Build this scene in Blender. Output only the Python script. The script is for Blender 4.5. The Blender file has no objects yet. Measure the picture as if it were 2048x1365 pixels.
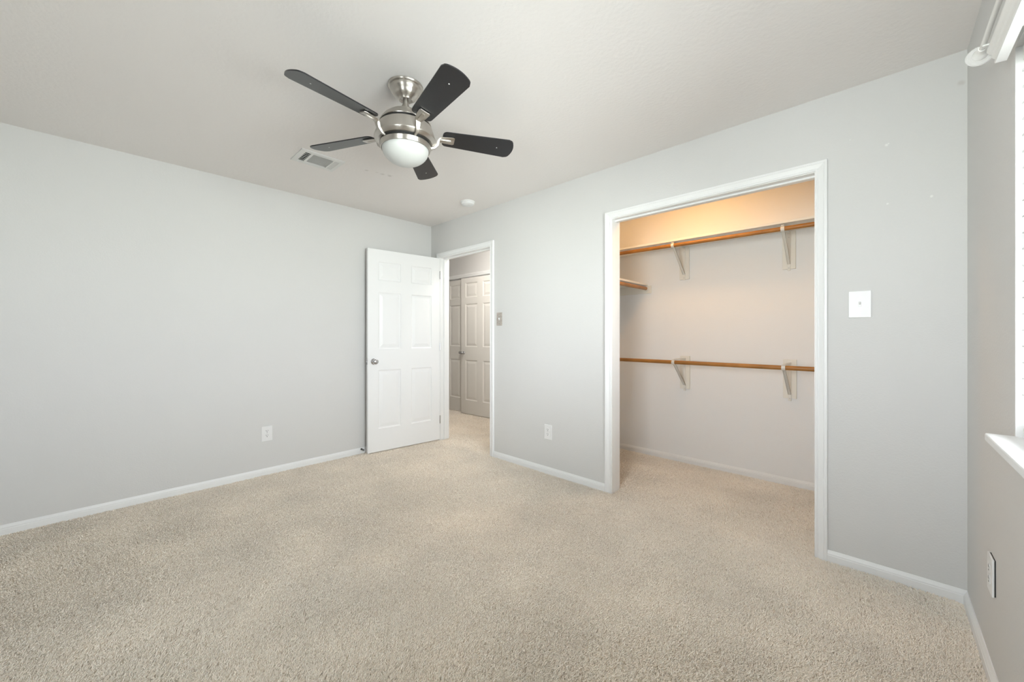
import bpy, bmesh, math, random
import numpy as np
from mathutils import Vector, Matrix

S = bpy.context.scene
COL = S.collection
random.seed(7)
PI = math.pi

# ------------------------------------------------------------------ camera
CAM_Z = 1.1818
cam_data = bpy.data.cameras.new('camera')
cam = bpy.data.objects.new('camera', cam_data)
COL.objects.link(cam)
cam.location = (0, 0, CAM_Z)
cam.rotation_euler = (PI / 2, 0, math.radians(43.4797))
cam_data.sensor_width = 36.0
cam_data.lens = 36.0 * 775.847 / 2048.0
cam_data.shift_y = -(682.5 - 671.356) / 2048.0
cam_data.clip_start = 0.02
S.camera = cam

# ------------------------------------------------------------------ view, world
S.view_settings.view_transform = 'Standard'
S.view_settings.look = 'None'
S.view_settings.exposure = 0.10
S.view_settings.gamma = 1.0
S.view_settings.use_curve_mapping = False
S.cycles.use_denoising = True
S.cycles.max_bounces = 8
S.cycles.diffuse_bounces = 6
S.cycles.glossy_bounces = 4
S.cycles.transparent_max_bounces = 12
S.cycles.caustics_reflective = False
S.cycles.caustics_refractive = False
S.cycles.sample_clamp_indirect = 6.0

TD = 5           # slat tilt of the two blinds, degrees
TD2 = 7
SKY = 35.5            # overcast sky outside the right window and the added front one
LAMP_CLOSET = 47.0
LAMP_HALL = 118.0
w = bpy.data.worlds.new('overcast_sky')
S.world = w
w.use_nodes = True
bg = w.node_tree.nodes['Background']
# bright overcast sky above, dim ground below the horizon
wn = w.node_tree
wt = wn.nodes.new('ShaderNodeTexCoord'); wx = wn.nodes.new('ShaderNodeSeparateXYZ')
wr = wn.nodes.new('ShaderNodeValToRGB')
wm = wn.nodes.new('ShaderNodeMapRange'); wm.inputs['From Min'].default_value = -1; wm.inputs['From Max'].default_value = 1
wn.links.new(wt.outputs['Generated'], wx.inputs[0]); wn.links.new(wx.outputs['Z'], wm.inputs['Value'])
wn.links.new(wm.outputs[0], wr.inputs['Fac']); wn.links.new(wr.outputs['Color'], bg.inputs[0])
wr.color_ramp.elements[0].position = 0.47; wr.color_ramp.elements[0].color = (0.80, 0.81, 0.80, 1)
wr.color_ramp.elements[1].position = 0.53; wr.color_ramp.elements[1].color = (0.955, 0.955, 1.01, 1)
bg.inputs[1].default_value = SKY

# ------------------------------------------------------------------ room numbers (metres)
LX, BY, WX, FY, H = -3.766, 2.613, 0.279, -0.52, 2.44    # left, back, window, front wall faces; ceiling
T = 0.115                                                # partition thickness
DX0, DX1, DZ = -3.588, -2.772, 2.052                     # bedroom doorway
CX0, CX1, CZ = -1.449, -0.253, 2.050                     # closet opening
CLX, CRX, CBY = -1.985, 0.02, 3.712                      # closet left, right, back faces
HY = 3.765                                               # far wall of the hall
WY0, WY1, WZ0, WZ1 = 0.22, 1.782, 0.896, 1.998           # window in the right wall
VX0, VX1, VZ0, VZ1 = -0.90, 0.06, 0.88, 2.00            # unseen window added in the front wall for fill light

# sky portals in the right window and the added front one help the renderer find the daylight
def portal(name, loc, rot, sx, sy):
    l = bpy.data.lights.new(name, 'AREA')
    l.shape = 'RECTANGLE'; l.size = sx; l.size_y = sy
    l.cycles.is_portal = True
    o = bpy.data.objects.new(name, l); COL.objects.link(o)
    o.location = loc; o.rotation_euler = rot
    return o
portal('sky_portal', (WX + 0.16, (WY0 + WY1) / 2, (WZ0 + WZ1) / 2), (0, PI / 2, 0), WZ1 - WZ0, WY1 - WY0)
portal('sky_portal', ((VX0 + VX1) / 2, FY - 0.16, (VZ0 + VZ1) / 2), (PI / 2, 0, 0), VX1 - VX0, VZ1 - VZ0)

# ------------------------------------------------------------------ materials
def mat(name, col, rough=0.6, metal=0.0, spec=0.5, bump=0.0, scale=60.0, var=0.0, vscale=3.0, detail=3.0, dist=0.003):
    m = bpy.data.materials.new(name); m.use_nodes = True
    nt = m.node_tree; b = nt.nodes['Principled BSDF']
    b.inputs['Base Color'].default_value = (*col, 1)
    b.inputs['Roughness'].default_value = rough
    b.inputs['Metallic'].default_value = metal
    b.inputs['Specular IOR Level'].default_value = spec
    tc = nt.nodes.new('ShaderNodeTexCoord')
    if bump > 0:
        n = nt.nodes.new('ShaderNodeTexNoise'); n.inputs['Scale'].default_value = scale; n.inputs['Detail'].default_value = detail
        nt.links.new(tc.outputs['Object'], n.inputs['Vector'])
        bp = nt.nodes.new('ShaderNodeBump'); bp.inputs['Strength'].default_value = bump; bp.inputs['Distance'].default_value = dist
        nt.links.new(n.outputs['Fac'], bp.inputs['Height']); nt.links.new(bp.outputs['Normal'], b.inputs['Normal'])
    if var > 0:
        n = nt.nodes.new('ShaderNodeTexNoise'); n.inputs['Scale'].default_value = vscale; n.inputs['Detail'].default_value = 4
        nt.links.new(tc.outputs['Object'], n.inputs['Vector'])
        r = nt.nodes.new('ShaderNodeValToRGB')
        r.color_ramp.elements[0].position = 0.3; r.color_ramp.elements[1].position = 0.7
        r.color_ramp.elements[0].color = (*[c * (1 - var) for c in col], 1)
        r.color_ramp.elements[1].color = (*[min(1, c * (1 + var)) for c in col], 1)
        nt.links.new(n.outputs['Fac'], r.inputs['Fac']); nt.links.new(r.outputs['Color'], b.inputs['Base Color'])
    return m

def spots(m, pts, col):
    """Touch-up dabs of filler and scuffs on a painted surface: (x, y, z, radius, amount) in world metres."""
    nt = m.node_tree; b = nt.nodes['Principled BSDF']
    geo = nt.nodes.new('ShaderNodeNewGeometry')
    ns = nt.nodes.new('ShaderNodeTexNoise'); ns.inputs['Scale'].default_value = 45
    nt.links.new(geo.outputs['Position'], ns.inputs['Vector'])
    prev = None
    for x, y, z, r, a in pts:
        d = nt.nodes.new('ShaderNodeVectorMath'); d.operation = 'DISTANCE'; d.inputs[1].default_value = (x, y, z)
        nt.links.new(geo.outputs['Position'], d.inputs[0])
        ad = nt.nodes.new('ShaderNodeMath'); ad.operation = 'MULTIPLY_ADD'; ad.inputs[1].default_value = r * 1.2; 
        nt.links.new(ns.outputs['Fac'], ad.inputs[0]); nt.links.new(d.outputs['Value'], ad.inputs[2])
        mr = nt.nodes.new('ShaderNodeMapRange'); mr.inputs['From Min'].default_value = r * 1.7; mr.inputs['From Max'].default_value = r * 1.0
        mr.inputs['To Min'].default_value = 0; mr.inputs['To Max'].default_value = a
        nt.links.new(ad.outputs[0], mr.inputs['Value'])
        if prev is None: prev = mr.outputs[0]
        else:
            mx = nt.nodes.new('ShaderNodeMath'); mx.operation = 'MAXIMUM'
            nt.links.new(prev, mx.inputs[0]); nt.links.new(mr.outputs[0], mx.inputs[1]); prev = mx.outputs[0]
    mix = nt.nodes.new('ShaderNodeMix'); mix.data_type = 'RGBA'
    old = b.inputs['Base Color']
    if old.is_linked:
        nt.links.new(old.links[0].from_socket, mix.inputs[6])
    else:
        mix.inputs[6].default_value = old.default_value
    mix.inputs[7].default_value = (*col, 1)
    nt.links.new(prev, mix.inputs[0]); nt.links.new(mix.outputs[2], b.inputs['Base Color'])

M = {}
WALLC = (0.668, 0.664, 0.655)
M['wall'] = mat('wall_paint', WALLC, 0.75, bump=0.25, scale=130, spec=0.3, var=0.012, vscale=1.2)
M['wall_back'] = mat('wall_paint_back', WALLC, 0.75, bump=0.25, scale=130, spec=0.3, var=0.012, vscale=1.2)
M['ceiling'] = mat('ceiling_paint', (0.82, 0.79, 0.77), 0.85, bump=0.35, scale=55, spec=0.2, detail=5, dist=0.004)
M['closet'] = mat('closet_paint', (0.86, 0.865, 0.87), 0.8, bump=0.2, scale=130, spec=0.25)
M['trim'] = mat('trim_enamel', (0.84, 0.845, 0.845), 0.38, bump=0.04, scale=220)
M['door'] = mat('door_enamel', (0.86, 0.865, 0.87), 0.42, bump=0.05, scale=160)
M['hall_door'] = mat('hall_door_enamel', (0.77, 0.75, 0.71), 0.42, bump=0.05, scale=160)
M['backing'] = mat('carpet_backing', (0.80, 0.73, 0.64), 0.95, bump=0.5, scale=400)
M['plastic'] = mat('white_plastic', (0.80, 0.80, 0.80), 0.35)
M['slot'] = mat('slot_gap_black', (0.02, 0.02, 0.02), 0.6)
M['screw'] = mat('screw_head', (0.62, 0.62, 0.60), 0.35, 0.6)
M['chrome'] = mat('satin_chrome', (0.62, 0.62, 0.64), 0.22, 1.0)
M['nickel'] = mat('brushed_nickel', (0.53, 0.50, 0.46), 0.34, 1.0)
_b = M['nickel'].node_tree.nodes['Principled BSDF']; _b.inputs['Anisotropic'].default_value = 0.8; _b.inputs['Anisotropic Rotation'].default_value = 0.25
_t = M['nickel'].node_tree.nodes.new('ShaderNodeTangent'); _t.direction_type = 'RADIAL'; _t.axis = 'Z'
M['nickel'].node_tree.links.new(_t.outputs[0], _b.inputs['Tangent'])
M['gap'] = mat('black_gap', (0.008, 0.008, 0.008), 0.6)
M['blade'] = mat('blade_black', (0.013, 0.013, 0.015), 0.28, spec=0.55, bump=0.04, scale=90, var=0.08, vscale=30)
M['blade_edge'] = mat('blade_edge', (0.015, 0.014, 0.014), 0.5)
M['glass'] = mat('opal_glass', (0.54, 0.55, 0.535), 0.35, spec=0.5)
M['vent'] = mat('vent_enamel', (0.74, 0.74, 0.72), 0.45)
M['dark'] = mat('duct_shade', (0.006, 0.007, 0.007), 0.9)
M['spring'] = mat('spring_steel', (0.10, 0.10, 0.10), 0.4, 0.6)
M['plate'] = mat('worn_metal_plate', (0.52, 0.47, 0.43), 0.35, 0.55, bump=0.1, scale=80, var=0.18, vscale=60)
M['rubber'] = mat('grey_rubber', (0.12, 0.12, 0.12), 0.8)
M['rail_wood'] = mat('rail_wood', (0.36, 0.155, 0.032), 0.38, var=0.22, vscale=7)
M['shelf'] = mat('shelf_paint', (0.80, 0.785, 0.73), 0.5)
M['bracket'] = mat('bracket_paint', (0.76, 0.745, 0.70), 0.45)
M['valance'] = mat('valance_white', (0.80, 0.795, 0.78), 0.35)
M['vinyl'] = mat('window_vinyl', (0.80, 0.80, 0.80), 0.4)

# blinds let some daylight through
m = mat('blind_slat', (0.86, 0.86, 0.86), 0.5); M['slat'] = m
nt = m.node_tree; b = nt.nodes['Principled BSDF']; out = nt.nodes['Material Output']
tr = nt.nodes.new('ShaderNodeBsdfTranslucent'); tr.inputs[0].default_value = (0.9, 0.9, 0.9, 1)
mx = nt.nodes.new('ShaderNodeMixShader'); mx.inputs[0].default_value = 0.12
nt.links.new(b.outputs[0], mx.inputs[1]); nt.links.new(tr.outputs[0], mx.inputs[2]); nt.links.new(mx.outputs[0], out.inputs[0])
# thin clear panes
m = bpy.data.materials.new('window_pane'); m.use_nodes = True; M['pane'] = m
nt = m.node_tree; nt.nodes.remove(nt.nodes['Principled BSDF']); out = nt.nodes['Material Output']
tb = nt.nodes.new('ShaderNodeBsdfTransparent'); tb.inputs[0].default_value = (0.93, 0.96, 0.95, 1)
gl = nt.nodes.new('ShaderNodeBsdfGlossy'); gl.inputs['Roughness'].default_value = 0.02
fr = nt.nodes.new('ShaderNodeFresnel'); fr.inputs[0].default_value = 1.45
mx = nt.nodes.new('ShaderNodeMixShader')
nt.links.new(fr.outputs[0], mx.inputs[0]); nt.links.new(tb.outputs[0], mx.inputs[1]); nt.links.new(gl.outputs[0], mx.inputs[2]); nt.links.new(mx.outputs[0], out.inputs[0])
# clear disc of the curtain rail end
m = mat('clear_acrylic', (0.86, 0.85, 0.84), 0.2); M['acrylic'] = m
nt = m.node_tree; b = nt.nodes['Principled BSDF']; out = nt.nodes['Material Output']
tb = nt.nodes.new('ShaderNodeBsdfTransparent'); mx = nt.nodes.new('ShaderNodeMixShader'); mx.inputs[0].default_value = 0.5
nt.links.new(b.outputs[0], mx.inputs[1]); nt.links.new(tb.outputs[0], mx.inputs[2]); nt.links.new(mx.outputs[0], out.inputs[0])
# lit lamp glass
def lit(name, col, s):
    m = mat(name, (0.8, 0.75, 0.65), 0.4); b = m.node_tree.nodes['Principled BSDF']
    b.inputs['Emission Color'].default_value = (*col, 1); b.inputs['Emission Strength'].default_value = s
    return m
M['lamp_warm'] = lit('lit_glass_warm', (1.0, 0.54, 0.18), LAMP_CLOSET)
M['lamp_hall'] = lit('lit_glass_hall', (1.0, 0.95, 0.88), LAMP_HALL)
# carpet yarn
m = bpy.data.materials.new('carpet_yarn'); m.use_nodes = True; M['yarn'] = m
nt = m.node_tree; b = nt.nodes['Principled BSDF']; b.inputs['Roughness'].default_value = 0.9; b.inputs['Specular IOR Level'].default_value = 0.1
hi = nt.nodes.new('ShaderNodeHairInfo')
rp = nt.nodes.new('ShaderNodeValToRGB'); rp.color_ramp.interpolation = 'LINEAR'
for i, (p_, c_) in enumerate([(0.0, (0.72, 0.62, 0.50)), (0.05, (0.91, 0.83, 0.73)), (0.6, (0.94, 0.87, 0.775)), (1.0, (0.97, 0.92, 0.84))]):
    e = rp.color_ramp.elements[i] if i < 2 else rp.color_ramp.elements.new(p_)
    e.position = p_; e.color = (*c_, 1)
nt.links.new(hi.outputs['Random'], rp.inputs['Fac'])
geo = nt.nodes.new('ShaderNodeNewGeometry')
ns = nt.nodes.new('ShaderNodeTexNoise'); ns.inputs['Scale'].default_value = 2.2; ns.inputs['Detail'].default_value = 5
nt.links.new(geo.outputs['Position'], ns.inputs['Vector'])
mr = nt.nodes.new('ShaderNodeMapRange'); mr.inputs['From Min'].default_value = 0.3; mr.inputs['From Max'].default_value = 0.7
mr.inputs['To Min'].default_value = 0.90; mr.inputs['To Max'].default_value = 1.06
nt.links.new(ns.outputs['Fac'], mr.inputs['Value'])
mm = nt.nodes.new('ShaderNodeMix'); mm.data_type = 'RGBA'; mm.blend_type = 'MULTIPLY'; mm.inputs[0].default_value = 1
cb = nt.nodes.new('ShaderNodeCombineColor')
for k in range(3): nt.links.new(mr.outputs[0], cb.inputs[k])
nt.links.new(rp.outputs['Color'], mm.inputs[6]); nt.links.new(cb.outputs[0], mm.inputs[7])
nt.links.new(mm.outputs[2], b.inputs['Base Color'])

def onback(px, py): return (px, BY, py)
spots(M['ceiling'], [(-2.837, 1.3815, H, 0.016, 0.5), (-2.815, 1.455, H, 0.014, 0.35), (-2.815, 1.50, H, 0.020, 0.5), (-2.80, 1.555, H, 0.022, 0.55)], (0.56, 0.53, 0.50))
spots(M['wall_back'], [(0.0233, BY, 2.1058, 0.007, 1), (0.0268, BY, 1.8191, 0.005, 1), (0.1717, BY, 1.8196, 0.006, 1), (-0.1101, BY, 2.1764, 0.004, .8), (0.03, BY, 2.110, 0.004, 1)], (0.80, 0.80, 0.785))
spots(M['wall_back'], [(0.262, BY, 2.30, 0.013, 0.45)], (0.50, 0.47, 0.44))
# ------------------------------------------------------------------ mesh helpers
class MB:
    def __init__(s): s.v = []; s.f = []
    def add(s, vs, fs):
        o = len(s.v); s.v += [tuple(v) for v in vs]; s.f += [tuple(i + o for i in f) for f in fs]; return s
    def box(s, a, b, bev=0.0, mtx=None):
        x0, y0, z0 = a; x1, y1, z1 = b
        bm = bmesh.new(); bmesh.ops.create_cube(bm, size=1)
        for v in bm.verts:
            v.co = Vector((x0 + (x1 - x0) * (v.co.x + .5), y0 + (y1 - y0) * (v.co.y + .5), z0 + (z1 - z0) * (v.co.z + .5)))
        if bev > 0:
            bmesh.ops.bevel(bm, geom=bm.edges[:], offset=bev, segments=2, affect='EDGES', profile=0.5)
        bm.verts.index_update()
        vs = [(mtx @ v.co if mtx else v.co) for v in bm.verts]; fs = [[v.index for v in f.verts] for f in bm.faces]
        bm.free(); return s.add(vs, fs)
    def lathe(s, prof, n=48, c=(0, 0, 0), mtx=None, cap=True):
        """prof: (radius, z) pairs"""
        o = len(s.v); vs = []; fs = []
        k = len(prof)
        for i in range(n):
            a = 2 * PI * i / n
            for r, z in prof:
                p = Vector((r * math.cos(a), r * math.sin(a), z))
                if mtx: p = mtx @ p
                vs.append(p + Vector(c))
        for i in range(n):
            j = (i + 1) % n
            for q in range(k - 1):
                fs.append((i * k + q, j * k + q, j * k + q + 1, i * k + q + 1))
        if cap:
            if prof[0][0] > 1e-6: fs.append(tuple(i * k for i in range(n)))
            if prof[-1][0] > 1e-6: fs.append(tuple(i * k + k - 1 for i in reversed(range(n))))
        return s.add(vs, fs)
    def tube(s, pts, r, n=16):
        pts = [Vector(p) for p in pts]; rs = r if isinstance(r, (list, tuple)) else [r] * len(pts)
        vs = []; fs = []; up = None
        for i, p in enumerate(pts):
            d = (pts[min(i + 1, len(pts) - 1)] - pts[max(i - 1, 0)]).normalized()
            if up is None:
                up = Vector((0, 0, 1)) if abs(d.z) < 0.9 else Vector((1, 0, 0))
            a = d.cross(up).normalized(); b_ = a.cross(d).normalized(); up = b_
            for k in range(n):
                t = 2 * PI * k / n
                vs.append(p + (a * math.cos(t) + b_ * math.sin(t)) * rs[i])
        for i in range(len(pts) - 1):
            for k in range(n):
                k2 = (k + 1) % n
                fs.append((i * n + k, i * n + k2, (i + 1) * n + k2, (i + 1) * n + k))
        fs.append(tuple(reversed(range(n)))); fs.append(tuple((len(pts) - 1) * n + k for k in range(n)))
        return s.add(vs, fs)
    def prism(s, prof, a, b, axes):
        """closed 2D profile extruded from a to b; axes: function (u, v, t) -> xyz"""
        n = len(prof)
        vs = [axes(u, v, a) for u, v in prof] + [axes(u, v, b) for u, v in prof]
        fs = [(i, (i + 1) % n, n + (i + 1) % n, n + i) for i in range(n)]
        fs += [tuple(reversed(range(n))), tuple(range(n, 2 * n))]
        return s.add(vs, fs)
    def build(s, name, m, parent=None, smooth=None, loc=None):
        me = bpy.data.meshes.new(name); me.from_pydata(s.v, [], s.f); me.update()
        bm = bmesh.new(); bm.from_mesh(me)
        bmesh.ops.remove_doubles(bm, verts=bm.verts, dist=1e-6)
        bmesh.ops.recalc_face_normals(bm, faces=bm.faces)
        bm.to_mesh(me); bm.free()
        if smooth:
            for p in me.polygons: p.use_smooth = True
            me.set_sharp_from_angle(angle=math.radians(smooth))
        me.materials.append(M[m] if isinstance(m, str) else m)
        o = bpy.data.objects.new(name, me); COL.objects.link(o)
        if parent: o.parent = parent
        if loc: o.location = loc
        return o

def tag(o, label, cat, group=None):
    o['label'] = label; o['category'] = cat
    if group: o['group'] = group
    return o
def struct(o, label=None, cat=None):
    o['kind'] = 'structure'
    if label: o['label'] = label
    if cat: o['category'] = cat
    return o
def thing(name, label, cat, loc=(0, 0, 0), rot=(0, 0, 0), group=None):
    o = bpy.data.objects.new(name, None); COL.objects.link(o)
    o.location = loc; o.rotation_euler = rot; o.empty_display_size = 0.05
    return tag(o, label, cat, group)
def copy_thing(src, loc, rot, label, group=None):
    r = src.copy(); COL.objects.link(r); r.location = loc; r.rotation_euler = rot; r['label'] = label
    if group: r['group'] = group
    for ch in list(src.children):
        c = ch.copy(); COL.objects.link(c); c.parent = r
        for g in list(ch.children):
            d = g.copy(); COL.objects.link(d); d.parent = c
    return r

def wall(name, m, axis, face, depth, u0, u1, holes=(), z0=0.0, z1=H):
    """a slab with rectangular holes; axis 'y': face is the plane y=face, slab runs to face+depth; holes (u0,u1,z0,z1)"""
    us = sorted(set([u0, u1] + [h[0] for h in holes] + [h[1] for h in holes]))
    zs = sorted(set([z0, z1] + [h[2] for h in holes] + [h[3] for h in holes]))
    P = (lambda u, d, z: (u, d, z)) if axis == 'y' else (lambda u, d, z: (d, u, z))
    solid = lambda i, j: 0 <= i < len(us) - 1 and 0 <= j < len(zs) - 1 and not any(
        h[0] - 1e-6 <= us[i] and us[i + 1] <= h[1] + 1e-6 and h[2] - 1e-6 <= zs[j] and zs[j + 1] <= h[3] + 1e-6 for h in holes)
    mb = MB(); f2 = face + depth
    for i in range(len(us) - 1):
        for j in range(len(zs) - 1):
            if not solid(i, j): continue
            a, b_, c, d = us[i], us[i + 1], zs[j], zs[j + 1]
            mb.add([P(a, face, c), P(b_, face, c), P(b_, face, d), P(a, face, d)], [(0, 1, 2, 3)])
            mb.add([P(a, f2, c), P(b_, f2, c), P(b_, f2, d), P(a, f2, d)], [(3, 2, 1, 0)])
            if not solid(i - 1, j): mb.add([P(a, face, c), P(a, f2, c), P(a, f2, d), P(a, face, d)], [(0, 1, 2, 3)])
            if not solid(i + 1, j): mb.add([P(b_, face, c), P(b_, f2, c), P(b_, f2, d), P(b_, face, d)], [(0, 1, 2, 3)])
            if not solid(i, j - 1): mb.add([P(a, face, c), P(b_, face, c), P(b_, f2, c), P(a, f2, c)], [(0, 1, 2, 3)])
            if not solid(i, j + 1): mb.add([P(a, face, d), P(b_, face, d), P(b_, f2, d), P(a, f2, d)], [(0, 1, 2, 3)])
    return mb.build(name, m)

# ------------------------------------------------------------------ shell
HX0 = -6.6
struct(MB().box((HX0 - T, FY - 0.15, -0.10), (0.45, 4.5, -0.008)).build('floor', 'backing'))
struct(MB().box((HX0 - T, FY - 0.15, H), (0.45, 4.5, H + 0.12)).build('ceiling', 'ceiling'))
struct(wall('wall_left', 'wall', 'x', LX, -T, FY - 0.15, BY))
struct(wall('wall_back', 'wall_back', 'y', BY, T, HX0, WX,
            [(DX0 - 0.02, DX1 + 0.02, 0, DZ + 0.02), (CX0 - 0.02, CX1 + 0.02, 0, CZ + 0.02)]))
struct(wall('wall_right', 'wall', 'x', WX, 0.15, FY - 0.15, BY + T, [(WY0, WY1, WZ0 - 0.024, WZ1)]))
struct(wall('wall_front', 'wall', 'y', FY, -0.15, LX, WX, [(VX0, VX1, VZ0 - 0.024, VZ1)]))
struct(wall('wall_closet_back', 'closet', 'y', CBY, T, CLX - T, 0.43))
struct(wall('wall_closet_left', 'closet', 'x', CLX, -T, BY + T, CBY))
struct(wall('wall_closet_right', 'closet', 'x', CRX, T, BY + T, CBY))
HD0, HD1, HDZ = -5.425, -3.775, 2.074
struct(wall('wall_hall', 'wall', 'y', HY, T, HX0, CLX - T, [(HD0, HD1, 0, HDZ)]))
struct(wall('wall_linen', 'closet', 'y', HY + 0.5, 0.1, HX0, CLX - T))
struct(wall('wall_hall_end', 'wall', 'x', HX0, -T, BY, 4.4))
struct(wall('wall_hall_right', 'wall', 'x', CLX - T - 0.004, -0.02, BY + T, HY))

# baseboards
BBP = [(0, 0), (0.0125, 0), (0.0125, 0.036), (0.0105, 0.039), (0.0105, 0.044), (0.009, 0.047), (0.0065, 0.052), (0.004, 0.058), (0.003, 0.060), (0, 0.060)]
def base_y(name, y, sgn, x0, x1):
    return struct(MB().prism(BBP, x0, x1, lambda u, v, t: (t, y + sgn * u, v)).build(name, 'trim'))
def base_x(name, x, sgn, y0, y1):
    return struct(MB().prism(BBP, y0, y1, lambda u, v, t: (x + sgn * u, t, v)).build(name, 'trim'))
CW = 0.0545     # casing width
base_x('baseboard_left', LX, 1, FY, BY)
base_y('baseboard_back', BY, -1, DX1 + CW + 0.003, CX0 - CW)
base_y('baseboard_corner', BY, -1, CX1 + CW, WX)
base_x('baseboard_right', WX, -1, FY, BY - 0.0125)
base_y('baseboard_front', FY, 1, LX + 0.0125, WX - 0.0125)
base_y('baseboard_closet_back', CBY, -1, CLX, CRX)
base_x('baseboard_closet_left', CLX, 1, BY + T, CBY - 0.0125)
base_x('baseboard_closet_right', CRX, -1, BY + T, CBY - 0.0125)
base_y('baseboard_hall', HY, -1, HD1 + 0.06, CLX - T - 0.03)

# casings and jambs
CP = [(0.004, 0.0), (0.004, 0.009), (0.007, 0.011), (0.013, 0.0115), (0.016, 0.009), (0.020, 0.0095), (0.033, 0.0145), (0.038, 0.0165), (0.041, 0.0150), (0.044, 0.0165), (CW - 0.003, 0.0165), (CW, 0.014), (CW, 0.0)]
def casing(mb, x0, x1, z1, y, sgn=-1):
    n = len(CP); vs = []
    for fn in (lambda u: (x0 - u, 0.0), lambda u: (x0 - u, z1 + u), lambda u: (x1 + u, z1 + u), lambda u: (x1 + u, 0.0)):
        for u, wv in CP:
            x, z = fn(u); vs.append((x, y + sgn * wv, z))
    fs = []
    for k in range(3):
        for i in range(n):
            j = (i + 1) % n
            fs.append((k * n + i, k * n + j, (k + 1) * n + j, (k + 1) * n + i))
    fs += [tuple(range(n)), tuple(3 * n + i for i in range(n))]
    mb.add(vs, fs)
def frame(name, x0, x1, z1, y0, y1, stops, casing_back=True):
    root = struct(MB().box((x0 - 0.02, y0 - 0.001, 0), (x0, y1 + 0.001, z1)).box((x1, y0 - 0.001, 0), (x1 + 0.02, y1 + 0.001, z1))
                  .box((x0 - 0.02, y0 - 0.001, z1), (x1 + 0.02, y1 + 0.001, z1 + 0.02)).build(name, 'trim'))
    c = MB(); casing(c, x0, x1, z1, y0); c.build('casing', 'trim', root)
    if casing_back:
        c = MB(); casing(c, x0, x1, z1, y1, 1); c.build('casing', 'trim', root)
    if stops: stops(root)
    return root
def stops1(root):
    y = BY + 0.045
    MB().box((DX0, y, 0), (DX0 + 0.011, y + 0.032, DZ), 0.002).box((DX1 - 0.011, y, 0), (DX1, y + 0.032, DZ), 0.002)\
        .box((DX0, y, DZ - 0.011), (DX1, y + 0.032, DZ), 0.002).build('door_stop_strip', 'trim', root)
def stops2(root):
    MB().box((CX0, BY + 0.040, CZ - 0.012), (CX1, BY + 0.075, CZ), 0.002).build('head_strip', 'trim', root)
frame('trim_1', DX0, DX1, DZ, BY, BY + T, stops1)
frame('trim_2', CX0, CX1, CZ, BY, BY + T, stops2)
frame('trim_3', HD0 + 0.02, HD1 - 0.02, HDZ - 0.02, HY, HY + T, None, False)

# ------------------------------------------------------------------ six-panel doors
def door_leaf(width, height, th, cols, rows):
    """local: x along the leaf from the hinge, y thickness (0..-th, face at y=0), z up"""
    mb = MB()
    rings = [(0, 0), (0.006, 0.0065), (0.011, 0.0085), (0.019, 0.0085), (0.024, 0.0070), (0.046, 0.0022), (0.050, 0.0018)]
    us = sorted(set([0, width] + [c for cc in cols for c in cc])); zs = sorted(set([0, height] + [r for rr in rows for r in rr]))
    for face, sg in ((0.0, -1), (-th, 1)):
        for i in range(len(us) - 1):
            for j in range(len(zs) - 1):
                a, b_, c, d = us[i], us[i + 1], zs[j], zs[j + 1]
                pan = any(abs(a - cc[0]) < 1e-6 for cc in cols) and any(abs(c - rr[0]) < 1e-6 for rr in rows)
                if not pan:
                    mb.add([(a, face, c), (b_, face, c), (b_, face, d), (a, face, d)], [(0, 1, 2, 3)])
                else:
                    vs = []; fs = []
                    for k, (ins, dep) in enumerate(rings):
                        y = face + sg * dep
                        vs += [(a + ins, y, c + ins), (b_ - ins, y, c + ins), (b_ - ins, y, d - ins), (a + ins, y, d - ins)]
                        if k:
                            for q in range(4):
                                fs.append(((k - 1) * 4 + q, (k - 1) * 4 + (q + 1) % 4, k * 4 + (q + 1) % 4, k * 4 + q))
                    k = len(rings) - 1
                    fs.append((k * 4, k * 4 + 1, k * 4 + 2, k * 4 + 3)); mb.add(vs, fs)
    for i in range(len(us) - 1):
        for z in (0, height): mb.add([(us[i], 0, z), (us[i + 1], 0, z), (us[i + 1], -th, z), (us[i], -th, z)], [(0, 1, 2, 3)])
    for j in range(len(zs) - 1):
        for u in (0, width): mb.add([(u, 0, zs[j]), (u, 0, zs[j + 1]), (u, -th, zs[j + 1]), (u, -th, zs[j])], [(0, 1, 2, 3)])
    return mb
ROWS = [(0.228, 0.817), (1.030, 1.603), (1.722, 1.910)]
KNOB = [(0.0, 0.0), (0.031, 0.0), (0.031, 0.004), (0.028, 0.008), (0.014, 0.010), (0.011, 0.014), (0.011, 0.026), (0.016, 0.031), (0.024, 0.037),
        (0.0275, 0.046), (0.0265, 0.054), (0.021, 0.060), (0.012, 0.0625), (0.0, 0.063)]
def knob(parent, name, u, z, face, out, sc=1.0, m='chrome'):
    rx = Matrix.Rotation(-PI / 2 * out, 4, 'X')
    return MB().lathe([(r * sc, h * sc) for r, h in KNOB], 32, (u, face, z), rx).build(name, m, parent, 50)

DW = 0.806
ang = math.atan2(-0.804, -0.0776)
door = door_leaf(DW, 2.032, 0.035, [(0.100, 0.341), (0.459, 0.700)], ROWS).build('door_1', 'door')
struct(door, 'open white six panel door swung against the left wall', 'door')
door.location = (-3.588, 2.600, 0.015); door.rotation_euler = (0, 0, ang)
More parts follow.
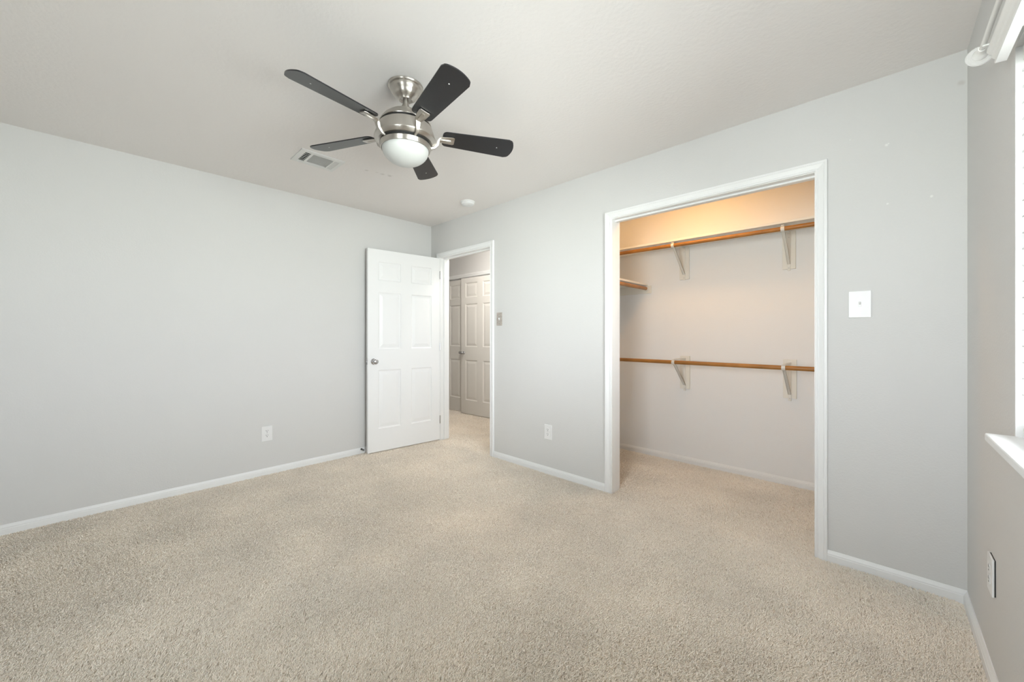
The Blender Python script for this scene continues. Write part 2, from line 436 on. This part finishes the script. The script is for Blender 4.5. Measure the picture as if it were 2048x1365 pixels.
# the leaf's local +y side faces the room
knob(door, 'door_knob', 0.746, 0.907, 0.0, 1)
knob(door, 'door_knob', 0.746, 0.907, -0.035, -1, 0.62)
MB().box((DW - 0.0005, -0.029, 0.878), (DW + 0.0015, -0.006, 0.936), 0.0006).box((DW, -0.022, 0.898), (DW + 0.009, -0.012, 0.916), 0.002).build('latch_plate', 'chrome', door)
for hz in (0.18, 1.0, 1.80):
    MB().lathe([(0.0, 0), (0.006, 0), (0.006, 0.088), (0.0, 0.088)], 16, (-0.006, 0.003, hz)).box((-0.001, -0.030, hz), (0.0005, -0.002, hz + 0.088)).build('hinge', 'chrome', door, 40)

# pair of doors across the hall
HW = 0.797
hrows = [(0.205, 0.80), (1.000, 1.635), (1.735, 1.950)]
hc = [(0.095, 0.340), (0.455, 0.702)]
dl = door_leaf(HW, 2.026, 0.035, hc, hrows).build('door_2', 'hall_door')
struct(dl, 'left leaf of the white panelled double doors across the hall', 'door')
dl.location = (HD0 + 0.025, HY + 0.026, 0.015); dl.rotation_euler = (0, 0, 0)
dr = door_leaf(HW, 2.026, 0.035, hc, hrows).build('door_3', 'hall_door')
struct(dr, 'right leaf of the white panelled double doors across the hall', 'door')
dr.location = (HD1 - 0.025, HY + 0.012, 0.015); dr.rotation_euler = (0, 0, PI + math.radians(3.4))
for leaf, u, f, o in ((dl, HW - 0.055, -0.035, -1), (dr, HW - 0.055, 0.0, 1)):
    knob(leaf, 'door_knob', u, 0.905, f, o, 0.8)
# leaf 2 shows its y=-0.035 side, leaf 3 its y=0 side
dl.location.y += 0.035

# ------------------------------------------------------------------ wall plates
def plate_frame(normal_axis):
    return {'back': 0.0, 'left': PI / 2, 'right': -PI / 2}[normal_axis]
# local frame: plate in the xz plane, facing -y
def outlet(label, loc, rz, wd=0.080, ht=0.126, off=0.0):
    t = thing('power_outlet', label, 'outlet', loc, (0, 0, rz))
    if off:
        MB().box((-wd / 2 + 0.003, 0, -ht / 2 + 0.003), (wd / 2 - 0.003, off, ht / 2 - 0.003)).build('gap_shade', 'slot', t)  # black block painting in the shade of the gap behind the plate
    MB().box((-wd / 2, -0.006, -ht / 2), (wd / 2, 0, ht / 2), 0.0025).build('cover_plate', 'plastic', t)
    for dz in (0.0195, -0.0195):
        f = MB()
        pr = [(0.017 * math.cos(a), dz + max(-0.0135, min(0.0135, 0.017 * math.sin(a)))) for a in [2 * PI * i / 28 for i in range(28)]]
        f.prism(pr, -0.0075, -0.004, lambda u, v, q: (u, q, v)); fo = f.build('socket', 'plastic', t)
        MB().box((-0.0078, -0.0079, dz + 0.001), (-0.0052, -0.0070, dz + 0.010)).box((0.0052, -0.0079, dz + 0.002), (0.0078, -0.0070, dz + 0.009))\
            .lathe([(0, 0), (0.0030, 0), (0.0030, 0.0009), (0, 0.0009)], 16, (0, -0.0070, dz - 0.0065), Matrix.Rotation(PI / 2, 4, 'X')).build('slots', 'slot', fo)
    MB().lathe([(0.0032, 0), (0.0032, 0.0007), (0, 0.0009)], 16, (0, -0.006, 0), Matrix.Rotation(PI / 2, 4, 'X')).build('screw', 'screw', t)
    return t
outlet('white power outlet low on the left wall, in open wall before the door', (LX, 0.955, 0.352), PI / 2)
o2 = outlet('white power outlet on the back wall between doorway and closet', (-2.051, BY, 0.358), 0)
outlet('white power outlet under the window sill near the right corner', (WX - 0.003, 2.073, 0.372), -PI / 2, off=0.003)

def switch(label, loc, wd, ht, pm, rz=0):
    t = thing('light_switch', label, 'switch', loc, (0, 0, rz))
    MB().box((-wd / 2, -0.006, -ht / 2), (wd / 2, 0, ht / 2), 0.0025).build('cover_plate', pm, t)
    MB().box((-0.0055, -0.0072, -0.0125), (0.0055, -0.005, 0.0125), 0.0008).build('toggle_surround', 'plastic', t)
    MB().box((-0.0038, -0.018, -0.005), (0.0038, -0.004, 0.005), 0.0015, Matrix.Rotation(math.radians(-28), 4, 'X')).build('toggle', 'plastic', t)
    for dz in (-0.030, 0.030):
        MB().lathe([(0.0032, 0), (0.0032, 0.0008), (0, 0.001)], 16, (0, -0.006, dz), Matrix.Rotation(PI / 2, 4, 'X')).build('screw', 'screw', t)
    return t
switch('wide white plate with one toggle, right of the closet opening', (-0.0728, BY, 1.338), 0.086, 0.134, 'plastic')
switch('dull metal switch plate beside the casing of the open doorway', (-2.641, BY, 1.339), 0.072, 0.126, 'plate')

# ------------------------------------------------------------------ door stop behind the door
t = thing('door_stop', 'small dark spring door stop on the baseboard behind the open door', 'door stop', (LX + 0.0125, 1.775, 0.047))
ry = Matrix.Rotation(PI / 2, 4, 'Y')
MB().lathe([(0, 0), (0.010, 0), (0.010, 0.004), (0.006, 0.007), (0, 0.007)], 20, (0, 0, 0), ry).build('base', 'spring', t, 40)
pts = [(0.006 + 0.034 * i / 90, 0.0055 * math.cos(i * 0.75), 0.0055 * math.sin(i * 0.75)) for i in range(91)]
MB().tube(pts, 0.0012, 6).build('spring', 'spring', t, 60)
MB().lathe([(0, 0.036), (0.008, 0.036), (0.009, 0.042), (0.008, 0.050), (0, 0.052)], 20, (0, 0, 0), ry).build('rubber_tip', 'rubber', t, 40)

# ------------------------------------------------------------------ smoke detector
t = thing('smoke_detector', 'round white smoke detector on the ceiling beyond the fan', 'smoke detector', (-2.815, 2.362, H))
MB().lathe([(0.066, 0), (0.066, -0.008), (0.060, -0.011)], 48).build('mounting_base', 'plastic', t, 35)
MB().lathe([(0.060, -0.009), (0.061, -0.016), (0.058, -0.026), (0.046, -0.034), (0.020, -0.037), (0, -0.0375)], 48).build('cover', 'plastic', t, 35)
MB().lathe([(0.0, 0), (0.004, 0), (0.004, -0.001), (0, -0.0012)], 16, (0.03, -0.01, -0.036)).build('test_button', 'screw', t)

# ------------------------------------------------------------------ ceiling vent
VXa, VXb, VYa, VYb = -3.038, -2.808, 0.918, 1.206
t = thing('air_vent', 'white rectangular air vent in the ceiling left of the fan', 'vent', ((VXa + VXb) / 2, (VYa + VYb) / 2, H))
hx, hy = (VXb - VXa) / 2, (VYb - VYa) / 2
MB().box((-hx + 0.02, -hy + 0.02, -0.0012), (hx - 0.02, hy - 0.02, -0.0002)).build('duct_shade_sheet', 'dark', t)  # black sheet standing in for the shade inside the duct
ox = hx - 0.034
f = MB()
f.box((-hx, -hy, -0.008), (-ox, hy, 0)).box((ox, -hy, -0.008), (hx, hy, 0))
for a, b_ in ((0, 0.033), (0.071, 0.086), (0.222, 0.230), (0.262, 2 * hy)): f.box((-ox, a - hy, -0.008), (ox, b_ - hy, 0))
f.build('vent_frame', 'vent', t)
def vanes(n, y0, y1, tilt, across, ch=0.0058):
    mb = MB()
    for i in range(n):
        q = (i + 0.5) / n
        if across:
            mt = Matrix.Translation((0, y0 + (y1 - y0) * q, -0.0046)) @ Matrix.Rotation(tilt, 4, 'X')
            mb.box((-ox, -ch, -0.0004), (ox, ch, 0.0004), 0, mt)
        else:
            mt = Matrix.Translation((-ox + 2 * ox * q, 0, -0.0046)) @ Matrix.Rotation(tilt, 4, 'Y')
            mb.box((-ch, y0, -0.0004), (ch, y1, 0.0004), 0, mt)
    return mb
na = vanes(3, 0.033 - hy, 0.071 - hy, math.radians(53), True, 0.0012)
for k in range(1, 6): na.box((-ox + 2 * ox * k / 6 - 0.001, 0.033 - hy, -0.0060), (-ox + 2 * ox * k / 6 + 0.001, 0.071 - hy, -0.004))
na.build('vanes', 'vent', t)
vanes(22, 0.086 - hy, 0.222 - hy, math.radians(14), False, 0.0027).build('vanes', 'vent', t)
vanes(4, 0.230 - hy, 0.262 - hy, math.radians(-30), True, 0.0036).build('vanes', 'vent', t)

# ------------------------------------------------------------------ ceiling fan
FX, FYc = -1.740, 1.053
fan = thing('ceiling_fan', 'five blade black ceiling fan with brushed nickel motor and white glass bowl', 'ceiling fan', (FX, FYc, H))
Z = lambda prof: [(r, z - H) for r, z in prof]
MB().lathe(Z([(0.086, 2.440), (0.086, 2.434), (0.083, 2.430), (0.077, 2.428), (0.0765, 2.420), (0.074, 2.412), (0.066, 2.405), (0.0635, 2.400), (0.062, 2.394),
             (0.055, 2.386), (0.044, 2.379), (0.036, 2.374), (0.034, 2.370), (0.030, 2.369), (0.026, 2.376), (0.0, 2.378)]), 64).build('canopy', 'nickel', fan, 40)
MB().lathe(Z([(0.0, 2.400), (0.0135, 2.400), (0.0135, 2.325), (0.0, 2.325)]), 32).build('downrod', 'nickel', fan, 40)
mot = MB().lathe(Z([(0.016, 2.347), (0.018, 2.342), (0.020, 2.329), (0.030, 2.321), (0.055, 2.310), (0.085, 2.293), (0.108, 2.274), (0.122, 2.256), (0.127, 2.246), (0.1255, 2.243), (0.0, 2.243)]), 72).build('motor_cap', 'nickel', fan, 35)
MB().lathe(Z([(0.0, 2.244), (0.121, 2.244), (0.121, 2.231), (0.0, 2.231)]), 72).build('shadow_ring', 'gap', fan, 35)
MB().lathe(Z([(0.0, 2.232), (0.128, 2.232), (0.1310, 2.230), (0.1365, 2.214), (0.1420, 2.198), (0.1470, 2.183), (0.1510, 2.171), (0.1515, 2.167), (0.1500, 2.164), (0.1335, 2.153), (0.128, 2.1535), (0.0, 2.1535)]), 96).build('motor_housing', 'nickel', fan, 35)
MB().lathe(Z([(0.0, 2.1555), (0.1205, 2.1555), (0.1205, 2.138), (0.0, 2.138)]), 72).build('shadow_ring', 'gap', fan, 35)
MB().lathe(Z([(0.0, 2.1405), (0.1255, 2.1405), (0.1265, 2.1385), (0.124, 2.128), (0.121, 2.119), (0.118, 2.118), (0.115, 2.121), (0.0, 2.121)]), 72).build('light_ring', 'nickel', fan, 35)
gp = [(0.1145, 2.124)]
for i in range(1, 15):
    a = PI / 2 * i / 14
    gp.append((0.1145 * math.cos(a), 2.122 - 0.078 * math.sin(a)))
MB().lathe(Z(gp), 72).build('glass_bowl', 'glass', fan, 60)

def blade_outline():
    R0, R1, w0, w1 = 0.185, 0.549, 0.050, 0.066
    pts = []
    # root, rounded corners
    pts += [(R0, -w0 + 0.022)]
    for i in range(5): a = PI + PI / 2 * i / 4; pts.append((R0 + 0.022 + 0.022 * math.cos(a), -w0 + 0.022 + 0.022 * math.sin(a)))
    tip = []
    # tip arc: bulge with rounded corners
    for i in range(21):
        y = -w1 + 2 * w1 * i / 20
        x = R1 + 0.020 * (1 - (y / w1) ** 2)
        e = w1 - abs(y)
        if e < 0.016: x -= 0.016 - math.sqrt(max(0, 0.016 ** 2 - (0.016 - e) ** 2))
        tip.append((x, y))
    pts += tip
    for i in range(5): a = PI / 2 + PI / 2 * i / 4; pts.append((R0 + 0.022 + 0.022 * math.cos(a), w0 - 0.022 + 0.022 * math.sin(a)))
    return pts
BO = blade_outline()
PITCH = math.radians(-14)
BZ = 2.204 - H
def make_blade():
    th = 0.0055
    mb = MB(); n = len(BO)
    R = Matrix.Rotation(PITCH, 4, 'X')
    vs = [R @ Vector((x, y, 0.0)) for x, y in BO] + [R @ Vector((x, y, th)) for x, y in BO]
    fs = [tuple(range(n)), tuple(range(2 * n - 1, n - 1, -1))] + [(i, n + i, n + (i + 1) % n, (i + 1) % n) for i in range(n)]
    mb.add(vs, fs)
    b_ = mb.build('blade', 'blade', fan)
    b_.location = (0, 0, BZ)
    # bracket: fin hugging the motor, curling out under the blade to a flat pad
    path = [(0.1225, -0.056, 0.006, 0.012), (0.140, -0.050, 0.008, 0.016), (0.1535, -0.036, 0.011, 0.020), (0.159, -0.018, 0.014, 0.020), (0.166, -0.008, 0.017, 0.014),
            (0.182, -0.0045, 0.021, 0.009), (0.205, -0.004, 0.024, 0.008), (0.238, -0.004, 0.026, 0.008), (0.246, -0.004, 0.022, 0.007)]
    vs = []; fs = []
    for i, (r, z, hw, tt) in enumerate(path):
        a = Vector((path[max(i - 1, 0)][0], 0, path[max(i - 1, 0)][1])); c = Vector((path[min(i + 1, len(path) - 1)][0], 0, path[min(i + 1, len(path) - 1)][1]))
        d = (c - a).normalized(); nn = Vector((d.z, 0, -d.x))
        tw = Matrix.Rotation(PITCH * min(1, max(0, (r - 0.15) / 0.02)), 4, 'X')
        for y, o in ((-hw, 0.35), (-hw * 0.72, 1.0), (hw * 0.72, 1.0), (hw, 0.35), (hw, -0.15), (-hw, -0.15)):
            p = Vector((r, y, z)) + nn * tt * 0.55 * o
            vs.append(tw @ p)
    for i in range(len(path) - 1):
        for k in range(6):
            k2 = (k + 1) % 6
            fs.append((i * 6 + k, i * 6 + k2, (i + 1) * 6 + k2, (i + 1) * 6 + k))
    fs += [tuple(range(6)), tuple((len(path) - 1) * 6 + k for k in range(6))]
    ir = MB().add(vs, fs)
    # raised rib along the pad
    vs = []
    for r, z, hw in ((0.160, -0.013, 0.009), (0.185, -0.0125, 0.010), (0.222, -0.0115, 0.010), (0.229, -0.008, 0.009)):
        for y, dz in ((-hw, 0.006), (-hw * 0.7, 0.0), (hw * 0.7, 0.0), (hw, 0.006)):
            vs.append(R @ Vector((r, y, z + dz - 0.001)))
    fs = []
    for i in range(3):
        for k in range(3): fs.append((i * 4 + k, i * 4 + k + 1, (i + 1) * 4 + k + 1, (i + 1) * 4 + k))
    fs += [(0, 1, 2, 3), (12, 13, 14, 15)]
    ir.add(vs, fs)
    ir.build('blade_iron', 'nickel', b_, 45)
    MB().lathe([(0, -0.0006), (0.0032, -0.0004), (0.0032, 0.0005), (0, 0.0005)], 14, (0.478, 0, 0)).build('rivet', 'plastic', b_).matrix_local = R.copy()
    return b_
b0 = make_blade()
BASE = -10.3
for k in range(5):
    if k == 0: bb = b0
    else:
        bb = b0.copy(); COL.objects.link(bb)
        for ch in list(b0.children):
            c = ch.copy(); COL.objects.link(c); c.parent = bb
    bb.rotation_euler = (0, 0, math.radians(BASE + 72 * k))

# ------------------------------------------------------------------ closet fittings
RY = 3.425       # rails' distance
def rail(label, pts, r=0.0165):
    a, b_ = Vector(pts[0]), Vector(pts[1])
    t = thing('clothes_rail', label, 'clothes rail', tuple((a + b_) / 2))
    MB().tube([a - (a + b_) / 2, b_ - (a + b_) / 2], r, 28).build('wooden_pole', 'rail_wood', t, 40)
    d = (b_ - a).normalized()
    for e, s_ in ((a, 1), (b_, -1)):
        q = e - (a + b_) / 2
        rot = Vector((0, 0, 1)).rotation_difference(d * s_).to_matrix().to_4x4()
        MB().lathe([(r + 0.001, 0.0), (r + 0.012, 0.0), (r + 0.012, 0.004), (r + 0.004, 0.006), (r + 0.004, 0.016), (r + 0.001, 0.016)], 24, tuple(q), rot, cap=False).build('end_socket', 'bracket', t, 40)
    return t
rail('upper wooden clothes rail under the long closet shelf', ((CLX + 0.001, RY, 1.9715), (CRX - 0.001, RY, 1.9600)))
rail('lower wooden clothes rail halfway up the closet wall', ((CLX + 0.001, RY, 0.951), (CRX - 0.001, RY, 0.943)))
SRX = -1.672
t = rail('short wooden clothes rail running toward the back on the closet left side', ((SRX, BY + T + 0.001, 1.643), (SRX, CBY - 0.021, 1.644)))

sh = thing('closet_shelf', 'long white closet shelf above the upper clothes rail', 'shelf', ((CLX + CRX) / 2, CBY, 2.0))
hw = (CRX - CLX) / 2 - 0.001
MB().box((-hw, -0.302, 0.0), (hw, -0.001, 0.018), 0.0015).build('board', 'shelf', sh)
s2 = thing('closet_shelf', 'short white shelf on the closet left side above the short rail', 'shelf', (CLX, CBY, 1.672))
MB().box((0.001, -(CBY - BY - T) + 0.001, 0.0), (0.318, -0.001, 0.018), 0.0015).build('board', 'shelf', s2)
MB().box((0.001, -0.019, -0.076), (0.360, -0.001, -0.0005), 0.001).build('wall_cleat', 'shelf', s2)

def rod_bracket(label, x, ztop, zbot, rz, shelf_arm, group=None):
    t = thing('rail_bracket', label, 'bracket', (x, CBY, rz), group=group)
    MB().box((-0.043, -0.0185, zbot - rz), (0.043, -0.001, ztop - rz), 0.0015).build('backing_board', 'shelf', t)
    dz = 0.0
    y0, yr = -0.0190, RY - CBY
    arm_z = 0.026
    mb = MB()
    hwid = 0.0095
    # wall leg
    mb.box((-hwid, y0 - 0.004, -0.275), (hwid, y0 + 0.001, arm_z), 0.001)
    # top arm
    mb.box((-hwid, yr - 0.016, arm_z - 0.006), (hwid, y0, arm_z), 0.001)
    # brace: channel from the hook down to the leg
    a = Vector((0, yr + 0.018, -0.012)); c = Vector((0, y0 - 0.003, -0.225))
    d = (c - a); L = d.length; ang_ = math.atan2(d.z, d.y)
    mt = Matrix.Translation(a) @ Matrix.Rotation(ang_, 4, 'X')
    mb.box((-hwid, 0, -0.002), (hwid, L, 0.002), 0.0, mt)
    mb.box((-hwid, 0, -0.010), (-hwid + 0.002, L - 0.01, 0.002), 0.0, mt)
    mb.box((hwid - 0.002, 0, -0.010), (hwid, L - 0.01, 0.002), 0.0, mt)
    mb.build('arm', 'bracket', t)
    # hook around the rail
    vs = []; fs = []; n = 17
    for i in range(n):
        a_ = math.radians(-15 - 240 * i / (n - 1)) if False else math.radians(60 + 250 * i / (n - 1))
        for r_, xx in ((0.0172, -hwid - 0.002), (0.0205, -hwid - 0.002), (0.0205, hwid + 0.002), (0.0172, hwid + 0.002)):
            vs.append((xx, yr + r_ * math.cos(a_), r_ * math.sin(a_)))
    for i in range(n - 1):
        for k in range(4):
            k2 = (k + 1) % 4
            fs.append((i * 4 + k, i * 4 + k2, (i + 1) * 4 + k2, (i + 1) * 4 + k))
    fs += [(0, 1, 2, 3), tuple((n - 1) * 4 + k for k in range(4))]
    MB().add(vs, fs).build('hook', 'bracket', t, 40)
    for sz in (-0.015, -0.255):
        MB().lathe([(0, 0), (0.004, 0), (0.004, 0.001), (0, 0.002)], 12, (0, y0 - 0.004, sz), Matrix.Rotation(PI / 2, 4, 'X')).build('screw', 'screw', t)
    return t
rod_bracket('white bracket holding the upper rail, nearer the closet middle', -1.311, 1.999, 1.698, 1.9675, True)
rod_bracket('white bracket holding the upper rail, beside the closet right casing', -0.516, 1.999, 1.702, 1.963, True)
rod_bracket('white bracket holding the lower rail, nearer the closet middle', -1.306, 0.992, 0.690, 0.948, False)
rod_bracket('white bracket holding the lower rail, beside the closet right casing', -0.511, 0.993, 0.689, 0.945, False)

# ------------------------------------------------------------------ lamps of the closet and the hall
def dome_lamp(label, loc, m, r=0.13):
    t = thing('ceiling_lamp', label, 'lamp', loc)
    MB().lathe([(r, 0), (r, -0.018), (r - 0.006, -0.022), (0, -0.022)], 40).build('lamp_base', 'nickel', t, 40)
    MB().lathe([(r - 0.01, -0.021)] + [((r - 0.01) * math.cos(PI / 2 * i / 10), -0.021 - 0.075 * math.sin(PI / 2 * i / 10)) for i in range(1, 11)], 40).build('lit_glass', m, t, 60)
    return t
dome_lamp('glowing warm dome lamp on the closet ceiling', (-1.16, 3.06, H), 'lamp_warm', 0.11)
dome_lamp('glowing dome lamp on the hall ceiling', (-3.45, 3.02, H), 'lamp_hall', 0.14)

# ------------------------------------------------------------------ windows
def win_frame(root_name, label, axis, face, depth, u0, u1, z0, z1):
    P = (lambda u, d, z: (d, u, z)) if axis == 'x' else (lambda u, d, z: (u, d, z))
    sg = 1 if depth > 0 else -1
    def bx(mb, ua, ub, da, db, za, zb, bev=0.002):
        a = P(ua, da, za); b_ = P(ub, db, zb)
        mb.box([min(p, q) for p, q in zip(a, b_)], [max(p, q) for p, q in zip(a, b_)], bev)
    d0, d1 = face + sg * 0.085, face + sg * 0.135
    fr = MB(); e = 0.045
    bx(fr, u0, u1, d0, d1, z0, z0 + e); bx(fr, u0, u1, d0, d1, z1 - e, z1)
    bx(fr, u0, u0 + e, d0, d1, z0 + e, z1 - e); bx(fr, u1 - e, u1, d0, d1, z0 + e, z1 - e)
    zm = (z0 + z1) / 2
    bx(fr, u0 + e, u1 - e, d0 + sg * 0.005, d1 - sg * 0.005, zm - 0.02, zm + 0.02)
    root = struct(fr.build(root_name, 'vinyl'), label, 'window')
    for za, zb in ((z0 + e, zm - 0.02), (zm + 0.02, z1 - e)):
        pn = MB(); bx(pn, u0 + e, u1 - e, face + sg * 0.108, face + sg * 0.112, za, zb, 0); pn.build('pane', 'pane', root)
    return root, bx
w1, bx = win_frame('window_1', 'bright blind covered window on the right wall', 'x', WX, 1, WY0, WY1, WZ0, WZ1)
sl = MB(); sl.box((WX - 0.056, WY0 - 0.003, WZ0 - 0.023), (WX + 0.149, WY1 + 0.0, WZ0), 0.004)
sl.build('window_sill', 'trim', w1)
w2, bx = win_frame('window_added', 'added fill light window in the wall behind the viewer', 'y', FY, -1, VX0, VX1, VZ0, VZ1)  # unseen window, added to light the room from behind the camera
MB().box((VX0 - 0.003, FY - 0.149, VZ0 - 0.023), (VX1 + 0.003, FY + 0.05, VZ0), 0.004).build('window_sill', 'trim', w2)

# blinds with crown-profile valance; local frame: the window runs along y, the room is toward -x, z from the sill
def blind(label, loc, rz, wd, ht, tilt, cords=()):
    bl = thing('window_blind', label, 'blind', loc, (0, 0, rz))
    t0 = ht - 0.036
    VPR = [(-0.018, 0), (-0.0395, 0.0015), (-0.041, 0.006), (-0.038, 0.010), (-0.040, 0.014), (-0.0445, 0.018), (-0.0470, 0.024), (-0.0455, 0.028), (-0.0500, 0.032),
           (-0.0545, 0.038), (-0.0545, 0.044), (-0.050, 0.046), (-0.018, 0.046)]
    MB().prism([(u, v + t0) for u, v in VPR], -0.02, wd - 0.02, lambda u, v, q: (u, q, v)).build('valance', 'valance', bl)
    for yy in (0.15, wd / 2, wd - 0.15):
        MB().box((-0.019, yy - 0.012, ht - 0.012), (0.013, yy + 0.012, ht - 0.008)).build('valance_clip', 'vinyl', bl)
    MB().box((0.012, 0.006, ht - 0.048), (0.062, wd - 0.006, ht - 0.002), 0.003).build('headrail', 'valance', bl)
    sb = MB(); zt = ht - 0.075; n = int((zt - 0.04) / 0.0455)
    pr = [(-0.025, -0.0015), (-0.025, 0.0012), (-0.0242, 0.0015), (0.025, 0.0015), (0.025, -0.0015)]
    k = len(pr)
    for i in range(n):
        mt = Matrix.Translation((0.036, 0, zt - i * 0.0455)) @ Matrix.Rotation(tilt, 4, 'Y')
        vs = [mt @ Vector((u, q, v)) for q in (0.005, wd - 0.005) for u, v in pr]
        sb.add(vs, [(a, (a + 1) % k, k + (a + 1) % k, k + a) for a in range(k)] + [tuple(range(k)), tuple(range(k, 2 * k))])
    sb.build('slats', 'slat', bl)
    MB().box((0.012, 0.006, 0.012), (0.060, wd - 0.006, 0.028), 0.003).build('bottom_rail', 'valance', bl)
    for yy, zz_ in cords:
        ct = MB().tube([(0.004, yy, zz_ + 0.035), (0.004, yy, ht - 0.05)], 0.0009, 6).build('lift_cord', 'valance', bl)
        MB().lathe([(0, 0.040), (0.003, 0.039), (0.004, 0.030), (0.0065, 0.008), (0.006, 0.001), (0, 0)], 16, (0.004, yy, zz_)).build('tassel', 'vinyl', ct, 45)
    for yy in (0.12, wd - 0.45):
        MB().tube([(0.058, yy, 0.02), (0.058, yy, ht - 0.05)], 0.0008, 6).build('ladder_cord', 'valance', bl)
    return bl
blind('white slatted blind with moulded valance in the right wall window', (WX, WY0, WZ0), 0, WY1 - WY0, WZ1 - WZ0, math.radians(TD),
      ((1.640 - WY0, 1.442 - WZ0), (1.655 - WY0, 1.262 - WZ0)))
blind('white slatted blind in the added fill light window behind the viewer', (VX0, FY, VZ0), -PI / 2, VX1 - VX0, VZ1 - VZ0, math.radians(TD2))  # added with the unseen window, slats steer its light toward the ceiling

# curtain rail above the blind
cr = thing('curtain_rail', 'slim white curtain rail with round end disc above the window blind', 'curtain rail', (0.224, 1.0, 2.048))
ya, yb = -0.86, 0.845
rx = Matrix.Rotation(-PI / 2, 4, 'X'); rxm = Matrix.Rotation(PI / 2, 4, 'X')
MB().tube([(0, ya, 0), (0, yb, 0)], 0.0062, 20).build('pole', 'valance', cr, 40)
for y, mt in ((yb, rx), (ya, rxm)):
    MB().lathe([(0.0, -0.02), (0.0085, -0.02), (0.0095, -0.012), (0.0085, -0.004), (0.012, 0.004), (0.016, 0.012), (0.0165, 0.018), (0.014, 0.021), (0.0, 0.022)], 28, (0, y, 0), mt).build('end_boss', 'valance', cr, 40)
    MB().lathe([(0.0, 0.019), (0.027, 0.019), (0.030, 0.0225), (0.029, 0.0265), (0.022, 0.029), (0.0, 0.029)], 36, (0, y, 0), mt).build('end_disc', 'acrylic', cr, 40)
    s_ = -1 if y > 0 else 1
    MB().box((-0.004, y + s_ * 0.045 - 0.006, -0.010), (0.055, y + s_ * 0.045 + 0.006, -0.0055), 0.001).box((0.050, y + s_ * 0.045 - 0.012, -0.028), (0.0548, y + s_ * 0.045 + 0.012, 0.022), 0.001).build('wall_bracket', 'valance', cr)

# ------------------------------------------------------------------ carpet pile: short twisted yarn over the whole floor
rng = np.random.default_rng(11)
def sample(x0, x1, y0, y1, dens):
    n = int((x1 - x0) * (y1 - y0) * dens)
    return np.column_stack([rng.uniform(x0, x1, n), rng.uniform(y0, y1, n)])
eb = 0.014
P = np.vstack([sample(LX + eb, WX - eb, FY + eb, BY - eb, 72000), sample(CX0 + 0.002, CX1 - 0.002, BY - eb, BY + T + eb, 60000), sample(DX0 + .002, DX1 - .002, BY - eb, BY + T, 30000),
               sample(CLX + eb, CRX - eb, BY + T, CBY - eb, 56000), sample(HX0 + 0.6, CLX - T - 0.03, BY + T, HY + 0.05, 40000)])
dist = np.hypot(P[:, 0], P[:, 1])
keep = rng.uniform(0, 1, len(P)) < np.clip(1.25 - 0.17 * dist, 0.42, 1.0)
P = P[keep]; dist = dist[keep]
N = len(P)
def smooth_noise(p, sc, seed):
    r = np.random.default_rng(seed); v = np.zeros(len(p))
    for k in range(7):
        a = r.uniform(0, 2 * PI); f_ = sc * r.uniform(0.6, 1.7)
        v += np.sin(p[:, 0] * f_ * math.cos(a) + p[:, 1] * f_ * math.sin(a) + r.uniform(0, 6.28))
    return v / 3.0
lean_a = smooth_noise(P, 2.0, 3) * 1.4 + 0.6
lean = np.column_stack([np.cos(lean_a), np.sin(lean_a)])
jit = rng.normal(0, 1, (N, 2))
tipv = lean * 0.0040 + jit * 0.0032
h = rng.uniform(0.009, 0.0145, N) * (1 + 0.10 * smooth_noise(P, 9.0, 5))
mid = jit[::-1] * 0.0016
pos = np.zeros((N, 3, 3), dtype=np.float32)
pos[:, 0, :2] = P; pos[:, 0, 2] = -0.006
pos[:, 1, :2] = P + tipv * 0.35 + mid; pos[:, 1, 2] = -0.006 + h * 0.6
pos[:, 2, :2] = P + tipv; pos[:, 2, 2] = -0.006 + h
hc_ = bpy.data.hair_curves.new('carpet_pile')
hc_.add_curves([3] * N)
hc_.attributes['position'].data.foreach_set('vector', pos.reshape(-1))
rad = (0.00160 * (1 + 0.10 * np.clip(dist - 1.5, 0, 4)))[:, None] * np.array([[1.0, 1.0, 0.75]])
ra = hc_.attributes.get('radius') or hc_.attributes.new('radius', 'FLOAT', 'POINT')
ra.data.foreach_set('value', rad.astype(np.float32).reshape(-1))
hc_.materials.append(M['yarn'])
cp = bpy.data.objects.new('carpet_pile', hc_); COL.objects.link(cp)
cp['kind'] = 'stuff'
tag(cp, 'beige twisted pile carpet covering the bedroom, closet and hall floor', 'carpet')
S.cycles_curves.shape = 'RIBBONS'
